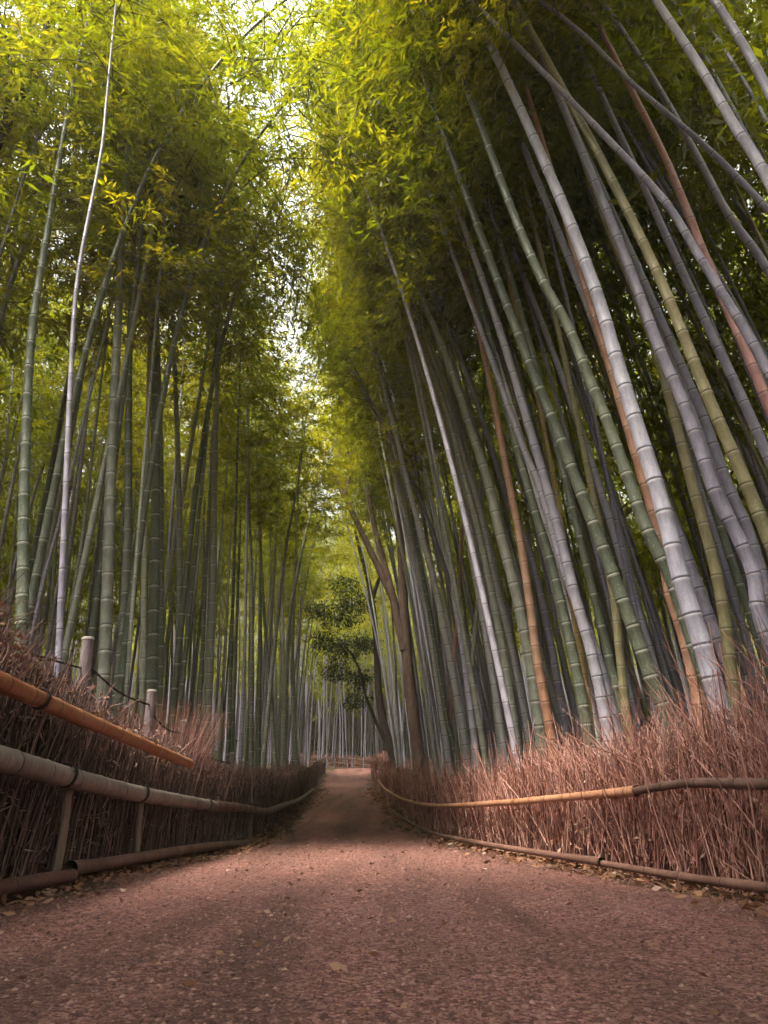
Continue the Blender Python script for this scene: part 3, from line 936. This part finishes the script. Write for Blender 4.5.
def brush(side, ylo, yhi, per_m, hgt, off, thick, rr, mat, lean_y, name, parent, tint_lo=0, tint_hi=1, spread=.10, base_frac=1.0, lnvar=.25, bendv=.12, inlean=0.0):
    B = Bag()
    # sample density falls with distance so that near sticks are fine
    ys = []
    y = ylo
    while y < yhi:
        step = 1.0 / (per_m / (1 + max(0, y - 5) * .09))
        ys.append(y); y += step
    ys = np.array(ys); n = len(ys)
    ys = ys + R.normal(size=n) * .05
    o = off + R.uniform(0, thick, n)
    x = line_pts(side, ys, o)
    hh = hgt(ys) * (1 + R.normal(size=n) * lnvar * .5)
    z0 = ground_z(x, ys) - .03 + np.where(R.uniform(size=n) < base_frac, 0, R.uniform(0, .5, n) * hh)
    P0 = np.stack([x, ys, z0], 1)
    wave = np.sin(ys * 6.1) * .5 + np.sin(ys * 14.3 + 1) * .5 + np.sin(ys * 2.7 + 2) * .6
    hh = hh * (1 + .06 * wave)
    D = np.stack([R.normal(size=n) * spread * .6 - side * inlean, R.normal(size=n) * spread + lean_y + wave * spread * .7, np.ones(n)], 1)
    bend = R.normal(size=(n, 3)) * bendv; bend[:, 2] = -np.abs(bend[:, 2]) * .3
    r = R.uniform(rr[0], rr[1], n) * (1 + np.maximum(0, ys - 5) * .045)
    ln = hh - (z0 - ground_z(x, ys))
    sticks(P0, D, np.maximum(ln, .15), r, bend, R.uniform(tint_lo, tint_hi, n) ** 1.4, B, 4)
    return B


def finish(B, mat, name, parent, base):
    V = np.vstack(B.v) - base
    B.v = [V]
    return link(name, B.mesh(name, M[mat]), parent)


def rail(parent, base, P, r, mat, label=None, node=.28, jit=0.0):
    C = catmull(P, 60)
    me = culm_mesh('rail', C - base, r, r * .8, M[mat], node, 14, .4)
    o = link('rail', me, parent)
    if label: o['label'] = label
    return o


# --- the dark brushwood fence
bl = np.array((-2.0, 4.0, 0.0))
fl = empty('brushwood_fence', Vector(bl), 'dark brown brushwood fence with an orange and a silver bamboo rail', 'fence')
h_left = table([-2, 2, 4, 5, 6, 7, 8.5, 10, 14, 18, 22, 30], [1.35, 1.35, 1.22, 1.10, 1.0, .90, .80, .78, .80, .82, .8, .75])
B = brush(-1, 1.6, 40, 260, lambda y: h_left(y) * .93, .06, .16, (.005, .011), 'brush_dark', .10, 'brush', fl, 0, .85, .07, .85, .14, .06)
B2 = brush(-1, 1.6, 40, 130, lambda y: h_left(y) * .95, .18, .12, (.008, .016), 'brush_dark', .10, 'brush', fl, 0, .5, .05, 1, .1, .03)
B.v += B2.v; B.f += [f + B.n for f in B2.f]; B.mi += B2.mi; B.a += B2.a; B.n += B2.n
# chips and short broken twigs caught in the face
n = 5200
ysn = 2.2 + 17 * R.uniform(size=n) ** 1.6
xx = line_pts(-1, ysn, .045 + R.uniform(0, .05, n)); zz = ground_z(xx, ysn) + h_left(ysn) * R.uniform(.0, .95, n)
sticks(np.stack([xx, ysn, zz], 1), np.stack([R.normal(size=n) * .3 + .1, R.normal(size=n) * .6 + .1, R.normal(size=n) * .9], 1), R.uniform(.03, .10, n), R.uniform(.003, .007, n), R.normal(size=(n, 3)) * .1, R.uniform(.25, 1, n), B, 2)
finish(B, 'brush_dark', 'brush', fl, bl)
# leafy twig tips along the top
B = Bag()
n = 5200
ysn = 1.8 + 20 * R.uniform(size=n) ** 1.5
xx = line_pts(-1, ysn, .05 + R.uniform(0, .38, n)); zz = ground_z(xx, ysn) + h_left(ysn) * R.uniform(.80, 1.04, n)
sticks(np.stack([xx, ysn, zz], 1), np.stack([R.normal(size=n) * .5, R.normal(size=n) * .5, R.uniform(.2, 1.4, n)], 1), R.uniform(.06, .22, n), R.uniform(.002, .005, n) * (1 + .05 * ysn), R.normal(size=(n, 3)) * .25, R.uniform(0, 1, n), B, 3)
C = np.stack([xx, ysn, zz], 1) + R.normal(size=(n, 3)) * .06
finish(B, 'brush_top', 'twig_tips', fl, bl)
v, f = leaf_quads(C, R.normal(size=(n, 3)) + np.array((0, 0, .3)), R.uniform(.03, .07, n), R.uniform(.006, .014, n), .3)
link('dry_leaves', mesh_np('dry_leaves', v - bl, f, M['litter'], False, None, {'tint': np.repeat(R.uniform(0, .8, n), 4)}), fl)


def lp(px, py, off=0.0, side=-1):
    """the point of a fence face seen at this pixel"""
    lo, hi = 1.5, 45.0
    for _ in range(50):
        mid = (lo + hi) / 2
        p = at(px, py, mid)
        x = float(path_l(mid)) + off if side < 0 else float(path_r(mid)) - off
        inside = p[0] > x if side < 0 else p[0] < x
        if inside: lo = mid
        else: hi = mid
    return at(px, py, mid)


ro = rail(fl, bl, [lp(-130, 628, .10), lp(-60, 655, .10), lp(0, 682, .10), lp(95, 724, .08), lp(190, 764, .06)], .050, 'railorange', 'orange-brown upper bamboo rail', .26)
rs = rail(fl, bl, [lp(-140, 718, .13), lp(0, 759, .13), lp(90, 783, .12), lp(150, 796, .11), lp(214, 806, .10)], .062, 'silver', 'thick silver-grey middle bamboo rail', .30)
rail(fl, bl, [lp(213, 806, .08), lp(240, 808, .08), lp(266, 812, .08), lp(282, 806, .08), lp(300, 799, .07), lp(314, 789, .07)], .050, 'raildark', 'crooked brown middle rail', .3)
rail(fl, bl, [lp(-150, 930, .12), lp(-60, 905, .12), lp(0, 889, .12), lp(45, 880, .12), lp(72, 876, .14)], .045, 'railbrown', None, .3)
rail(fl, bl, [lp(70, 869, .05), lp(110, 863, .07), lp(150, 856, .08), lp(205, 847, .10), lp(255, 842, .10), lp(275, 835, .10), lp(290, 822, .08), lp(302, 808, .08), lp(316, 790, .06)], .040, 'raildark', 'crooked lower rail', .3)
def lashing(parent, base, p, axis, r):
    axis = axis / np.linalg.norm(axis)
    a = np.cross(axis, (0, 0, 1.0)); a /= np.linalg.norm(a); b = np.cross(axis, a)
    th = np.linspace(0, 2 * np.pi * 4, 64)
    C = p + axis * np.linspace(-.014, .014, 64)[:, None] + (a * np.cos(th)[:, None] + b * np.sin(th)[:, None]) * (r + .004)
    v, f = tube(C - base, .0045, 5)
    link('lashing', mesh_np('lashing', v, f, M['rope']), parent)


for (px, py, px2, py2, off, r) in ((66, 775, 120, 790, .125, .061), (206, 804, 190, 800, .10, .054), (141, 793, 120, 788, .115, .057), (150, 746, 110, 730, .07, .046), (40, 699, 60, 708, .095, .05), (252, 808, 260, 810, .08, .047)):
    p0, p1 = lp(px, py, off), lp(px2, py2, off)
    lashing(fl, bl, p0, p1 - p0, r)
# stakes in the face of the fence
for a, b, r in (((56, 872), (68, 788), .028), ((137, 852), (142, 800), .022), ((250, 838), (252, 770), .014)):
    p0, p1 = lp(*a, .06), lp(*b, .06)
    v, f = tube(catmull([p0, (p0 + p1) / 2 + R.normal(size=3) * .006, p1], 8) - bl, r, 9, True, .03)
    link('stake', mesh_np('stake', v, f, M['stake']), fl)
# round posts standing behind the brush, each with a cut pale top
tops = []
for a, b, r in (((81, 708), (88, 640), .046), ((147, 735), (152, 692), .043), ((182, 770), (184, 722), .036), ((231, 790), (232, 754), .036), ((246, 790), (247, 763), .032), ((253, 800), (254, 768), .026), ((301, 775), (303, 766), .05)):
    p1 = lp(*b, -.30); p0 = at(a[0], a[1], p1[1])
    d = (p0 - p1); d /= np.linalg.norm(d)
    foot = p1 + d * ((p1[2] - ground_z(p1[0], p1[1]) + .05) / -d[2])
    v, f = tube(np.array([foot, (foot + p1) / 2, p1]) - bl, [r * 1.05, r, r * .97], 14, False, .015)
    o = link('post', mesh_np('post', v, f, M['post']), fl)
    vv, ff = tube(np.array([p1 - d * -.0, p1 - d * .012, p1 - d * .02]) - bl, [r * 1.03, r * 1.02, r * .8], 14, True)
    link('post_top', mesh_np('post_top', vv, ff, M['post_cap']), o)
    tops.append((p1, d, r))
for k in range(len(tops) - 4):
    a = tops[k][0] + tops[k][1] * .18; b = tops[k + 1][0] + tops[k + 1][1] * .12
    C = catmull([a, (a + b) / 2 - np.array((0, 0, .05)), b], 16)
    v, f = tube(C - bl, .008, 6, True, .15)
    link('rope', mesh_np('rope', v, f, M['rope']), fl)
a = tops[0][0] + tops[0][1] * .22; b = a + np.array((-.55, -1.6, .12))
v, f = tube(catmull([b, (a + b) / 2 - np.array((0, 0, .03)), a], 16) - bl, .008, 6, True, .15)
link('rope', mesh_np('rope', v, f, M['rope']), fl)

# --- the reddish twig fence
br = np.array((1.8, 4.0, 0.0))
fr_ = empty('twig_fence', Vector(br), 'reddish fence of loose upright twigs with two thin bamboo rails', 'fence')
h_right = table([0, 3, 4, 5, 6, 8, 10, 14, 20, 30, 44], [.95, .92, .88, .84, .80, .74, .72, .72, .75, .78, .78])
B = brush(1, 1.8, 46, 190, h_right, .05, .16, (.0028, .0075), 'brush_red', -.12, 'brush', fr_, 0, 1, .22, .85, .45, .07, -.05)
B2 = brush(1, 1.8, 46, 150, lambda y: h_right(y) * .97, .18, .16, (.005, .011), 'brush_red', -.08, 'brush', fr_, 0, .55, .08, 1, .15, .06)
B.v += B2.v; B.f += [f + B.n for f in B2.f]; B.mi += B2.mi; B.a += B2.a; B.n += B2.n
# loose long twigs slanting towards the camera's side
n = 2600
ysn = 2.2 + 14 * R.uniform(size=n) ** 1.8
xx = line_pts(1, ysn, .02 + R.uniform(0, .2, n)); zz = ground_z(xx, ysn) + R.uniform(0, .45, n)
sticks(np.stack([xx, ysn, zz], 1), np.stack([R.normal(size=n) * .15 - .04, R.normal(size=n) * .6 - .2, np.ones(n)], 1), R.uniform(.25, .8, n), R.uniform(.002, .0055, n) * (1 + .03 * ysn), R.normal(size=(n, 3)) * .08, R.uniform(.3, 1, n), B, 4)
finish(B, 'brush_red', 'brush', fr_, br)
B = Bag()
n = 3400
ysn = 2.4 + 20 * R.uniform(size=n) ** 2.2
near = np.clip(1.75 - .2 * (ysn - 3), .4, 1.6)
xx = line_pts(1, ysn, .05 + R.uniform(0, .5, n)); zz = ground_z(xx, ysn) + h_right(ysn) * R.uniform(.55, .98, n)
sticks(np.stack([xx, ysn, zz], 1), np.stack([R.normal(size=n) * .35 - .1, R.normal(size=n) * .5 + .15, R.uniform(.3, 1.2, n)], 1), R.uniform(.14, .5, n) * near, R.uniform(.0015, .0034, n) * (1 + .04 * ysn), R.normal(size=(n, 3)) * .12, R.uniform(0, .9, n), B, 4)
# forked side twigs
n = 5200
ysn = 2.2 + 24 * R.uniform(size=n) ** 2.0
xx = line_pts(1, ysn, .0 + R.uniform(0, .16, n)); zz = ground_z(xx, ysn) + h_right(ysn) * R.uniform(.1, 1.05, n)
sg = np.where(R.uniform(size=n) < .5, -1, 1)
sticks(np.stack([xx, ysn, zz], 1), np.stack([R.normal(size=n) * .35 - .1, sg * R.uniform(.35, 1.1, n), R.uniform(.5, 1.1, n)], 1), R.uniform(.06, .22, n), R.uniform(.0014, .003, n) * (1 + .04 * ysn), R.normal(size=(n, 3)) * .06, R.uniform(.25, 1, n), B, 2)
finish(B, 'brush_red', 'loose_twigs', fr_, br)
# dry leaves caught among the twigs
n = 2600
ysn = 2.2 + 20 * R.uniform(size=n) ** 2.0
xx = line_pts(1, ysn, -.02 + R.uniform(0, .1, n)); zz = ground_z(xx, ysn) + h_right(ysn) * R.uniform(0, 1, n) ** 1.4
ll = R.uniform(.025, .06, n)
v, f = leaf_quads(np.stack([xx, ysn, zz], 1), R.normal(size=(n, 3)) + np.array((-.2, 0, -.5)), ll, ll * R.uniform(.12, .22, n), .2)
link('dry_leaves', mesh_np('dry_leaves', v - br, f, M['litter'], False, None, {'tint': np.repeat(R.uniform(.2, 1, n), 4)}), fr_)
lr = lambda px, py, off: lp(px, py, off, 1)
rail(fr_, br, [lr(850, 776, .05), lr(768, 784, .05), lr(690, 783, .06), lr(635, 791, .06)], .030, 'raildark', 'dark upper rail', .3)
rail(fr_, br, [lr(637, 791, .05), lr(560, 798, .06), lr(500, 803, .06), lr(440, 806, .06), lr(415, 803, .06), lr(398, 797, .06), lr(384, 788, .05), lr(378, 780, .05)], .030, 'railtan', 'light orange-brown upper rail', .3)
rail(fr_, br, [lr(860, 905, .04), lr(768, 888, .05), lr(690, 878, .06), lr(600, 863, .06), lr(595, 862, .06)], .026, 'railbrown', None, .35)
rail(fr_, br, [lr(602, 862, .07), lr(540, 853, .06), lr(480, 843, .07), lr(430, 832, .06), lr(400, 816, .06), lr(385, 805, .06), lr(375, 792, .05), lr(374, 782, .04)], .026, 'railbrown', None, .35)

# --- the low fence past the bend
bf = np.array((-5.0, 52.0, 3.0))
ff_ = empty('low_fence', Vector(bf), 'low brown brush fence across the far bend of the path', 'fence')
B = Bag()
n = 2600
t = R.uniform(size=n)
xx = -7 + 14 * t; ysn = 51.5 + 1.2 * np.sin(t * 3) + 9 * np.clip(t - .55, 0, 1)
ysn = np.maximum(ysn, 51.0)
zz = ground_z(xx, ysn) - .05
sticks(np.stack([xx, ysn, zz], 1), np.stack([R.normal(size=n) * .1, R.normal(size=n) * .1, np.ones(n)], 1), R.uniform(.5, .9, n), R.uniform(.012, .025, n), R.normal(size=(n, 3)) * .1, R.uniform(0, .7, n), B, 2)
finish(B, 'brush_red', 'brush', ff_, bf)
for hz in (.25, .55):
    P = [np.array((-7 + 14 * q, 51.2 + 1.2 * math.sin(q * 3) + 9 * max(q - .55, 0) - .15, 0)) for q in np.linspace(0, 1, 6)]
    for p in P: p[2] = ground_z(p[0], p[1]) + hz
    rail(ff_, bf, P, .04, 'raildark', None, .4)

# --- tuft of dry grass and the shaggy bush at the fence
def tuft(name, label, cat, c, n, h, spread, mat, r=(.0015, .003)):
    c = np.array(c); c[2] = ground_z(c[0], c[1])
    B = Bag()
    a = R.uniform(0, 6.28, n); q = R.uniform(size=n) ** .5
    P0 = np.stack([q * .16 * np.cos(a), q * .16 * np.sin(a), np.full(n, -.02)], 1)
    D = np.stack([np.cos(a) * q * spread, np.sin(a) * q * spread, np.ones(n)], 1)
    bend = np.stack([np.cos(a) * .25, np.sin(a) * .25, -.1 * np.ones(n)], 1) * R.uniform(0, 1, n)[:, None]
    sticks(P0, D, h * R.uniform(.45, 1.05, n), R.uniform(*r, n), bend, R.uniform(0, 1, n), B, 5)
    B.v = [np.vstack(B.v)]
    o = link(name, B.mesh(name, M[mat]), None, Vector(c))
    return tag(o, label, cat)


p = at(196, 760, 7.6)
tuft('dry_grass_tuft', 'tall tuft of dry pinkish grass rising above the brushwood fence', 'grass tuft', (p[0] - .30, 7.6, 0), 1500, 1.5, .13, 'brush_red', (.0016, .0032))


def bush(label, c, clumps, n):
    c = np.array(c); c[2] = ground_z(c[0], c[1])
    root = empty('dry_bush', Vector(c), label, 'bush')
    B = Bag(); Cs = []
    for q, rr in clumps:
        k = n
        d = R.normal(size=(k, 3)); d /= np.linalg.norm(d, axis=1)[:, None]
        p0 = np.array(q) + d * rr * R.uniform(.2, .9, (k, 1))
        sticks(p0, d + np.array((0, 0, .5)), R.uniform(.08, .3, k), R.uniform(.002, .005, k), R.normal(size=(k, 3)) * .3, R.uniform(0, .8, k), B, 3)
        Cs.append(p0 + R.normal(size=(k, 3)) * .08)
    for k in range(14):
        q, rr = clumps[k % len(clumps)]
        C = catmull([np.array((R.normal() * .05, R.normal() * .05, 0)), np.array(q) * .5 + R.normal(size=3) * .08, np.array(q) + R.normal(size=3) * rr * .5], 10)
        v, f = tube(C, np.linspace(.016, .004, len(C)), 5, False); B.add(v, f, 0, .2)
    link('branches', B.mesh('branches', M['brush_dark']), root)
    C = np.vstack(Cs); k = len(C)
    v, f = leaf_quads(C, R.normal(size=(k, 3)), R.uniform(.04, .08, k), R.uniform(.008, .018, k), .3)
    link('foliage', mesh_np('dry_foliage', v, f, M['litter'], False, None, {'tint': np.repeat(R.uniform(0, .6, k), 4)}), root)


p = at(2, 660, 4.3)
bush('dark withered bush at the frame edge above the orange rail', (p[0] - .1, 4.3, 0), [((0, 0, .95), .28), ((-.12, .1, 1.25), .26), ((.08, -.1, 1.1), .22), ((-.1, -.15, 1.42), .2)], 420)

# ------------------------------------------------------------------ litter and grit
n = 9000
side = np.where(R.uniform(size=n) < .5, -1, 1)
ysn = 1.6 + 26 * R.uniform(size=n) ** 1.9
o = np.abs(R.normal(size=n)) * .22
xx = np.where(side < 0, path_l(ysn) - .1 + o, path_r(ysn) + .1 - o)
k = int(n * .10)
ysn[:k] = 1.5 + 9 * R.uniform(size=k); q = R.uniform(size=k); xx[:k] = path_l(ysn[:k]) * q + path_r(ysn[:k]) * (1 - q)
qq = np.clip((xx - path_l(ysn)) / (path_r(ysn) - path_l(ysn)), 0, 1)
zz = ground_z(xx, ysn) + .006 + .018 * np.sin(np.pi * qq) + R.uniform(0, .012, n)
ll = R.uniform(.025, .07, n) * (1 + .03 * ysn)
ll[:k] *= .55
v, f = leaf_quads(np.stack([xx, ysn, zz], 1), np.stack([R.normal(size=n), R.normal(size=n), R.uniform(0, .25, n)], 1), ll, ll * R.uniform(.12, .3, n), -.08)
tag(link('leaf_litter', mesh_np('leaf_litter', v, f, M['litter'], False, None, {'tint': np.repeat(R.uniform(0, 1, n), 4)})), 'dry fallen bamboo leaves along the path edges', 'fallen leaves', kind='stuff')

n = 42000
ysn = 1.5 + 7.5 * R.uniform(size=n) ** 1.7
q = R.uniform(-.02, 1.02, n)
xx = path_l(ysn) * q + path_r(ysn) * (1 - q)
zz = ground_z(xx, ysn) + .004 + .018 * np.sin(np.pi * np.clip(q, 0, 1))
s = R.uniform(0, 1, n) ** 2.2 * .0075 + .003
octa = np.array([(1, 0, 0), (0, 1, 0), (-1, 0, 0), (0, -1, 0), (0, 0, .6), (0, 0, -.6)])
ang = R.uniform(0, 6.28, n)
c, s_ = np.cos(ang), np.sin(ang)
ox = octa[None] * R.uniform(.6, 1.4, (n, 6, 1))
V = np.stack([ox[..., 0] * c[:, None] - ox[..., 1] * s_[:, None], ox[..., 0] * s_[:, None] + ox[..., 1] * c[:, None], ox[..., 2]], -1) * s[:, None, None] + np.stack([xx, ysn, zz], 1)[:, None]
tri = np.array([(0, 1, 4), (1, 2, 4), (2, 3, 4), (3, 0, 4)])
Ft = (np.arange(n)[:, None, None] * 6 + tri[None]).reshape(-1, 3)
M['grit'] = stick_mat('path_grit', [(0, (.03, .014, .012)), (.45, (.12, .058, .048)), (.85, (.27, .145, .12)), (1, (.42, .27, .22))], .7)
tag(link('gravel', mesh_np('gravel', V.reshape(-1, 3), Ft, M['grit'], False, None, {'tint': np.repeat(R.uniform(0, 1, n), 6)})), 'loose pinkish grit scattered over the path', 'gravel', kind='stuff')

# ------------------------------------------------------------------ light
HAZE = 0.0022
SUN_EL, SUN_AZ = rad(60), rad(-134)        # azimuth from straight ahead (+Y), negative = towards -X
w = bpy.data.worlds.new('World'); sc.world = w; w.use_nodes = True
nt = w.node_tree; nt.nodes.clear()
sky = nt.nodes.new('ShaderNodeTexSky'); sky.sky_type = 'NISHITA'; sky.sun_disc = False
sky.sun_elevation = SUN_EL
sky.sun_rotation = SUN_AZ
sky.dust_density = 4.0; sky.air_density = 1.2; sky.ozone_density = .6
hs = N(nt, 'ShaderNodeHueSaturation', i_Saturation=.22)
nt.links.new(sky.outputs[0], hs.inputs['Color'])
bg = N(nt, 'ShaderNodeBackground', i_Strength=.085)
nt.links.new(hs.outputs[0], bg.inputs[0])
wo = nt.nodes.new('ShaderNodeOutputWorld'); nt.links.new(bg.outputs[0], wo.inputs[0])
sl = bpy.data.lights.new('sun', 'SUN')
sl.energy = 1.5; sl.angle = rad(12); sl.color = (1, .89, .70)
so = bpy.data.objects.new('sun', sl)
d = Vector((math.sin(SUN_AZ) * math.cos(SUN_EL), math.cos(SUN_AZ) * math.cos(SUN_EL), math.sin(SUN_EL)))
so.rotation_euler = d.to_track_quat('Z', 'Y').to_euler()
so.location = (0, 30, 60)
COL.objects.link(so)

# ------------------------------------------------------------------ air
hm, nt, nd, lk = new_mat('pale_haze')
pv = N(nt, 'ShaderNodeVolumePrincipled', i_Density=HAZE, i_Anisotropy=.3)
pv.inputs['Color'].default_value = (1, .94, .74, 1)
ho = nt.nodes.new('ShaderNodeOutputMaterial'); lk.new(pv.outputs[0], ho.inputs['Volume'])
v = np.array([(x, y, z) for z in (-2.0, 60.0) for y in (-70, 230) for x in (-170, 170)])
f = np.array([(0, 2, 3, 1), (4, 5, 7, 6), (0, 1, 5, 4), (2, 6, 7, 3), (0, 4, 6, 2), (1, 3, 7, 5)])
if HAZE > 0: tag(link('haze', mesh_np('haze', v, f, hm, False)), kind='stuff')

# ------------------------------------------------------------------ render settings
sc.render.engine = 'CYCLES'
sc.view_settings.view_transform = 'Standard'
sc.view_settings.look = 'None'
sc.view_settings.gamma = 1
sc.view_settings.use_curve_mapping = False
sc.view_settings.exposure = 3.1
cy = sc.cycles
cy.use_denoising = True
try: cy.denoiser = 'OPENIMAGEDENOISE'
except Exception: pass
cy.max_bounces = 6; cy.diffuse_bounces = 3; cy.glossy_bounces = 2; cy.transmission_bounces = 4; cy.transparent_max_bounces = 4
cy.caustics_reflective = False; cy.caustics_refractive = False
cy.sample_clamp_indirect = 4
cy.use_adaptive_sampling = True; cy.adaptive_threshold = .02
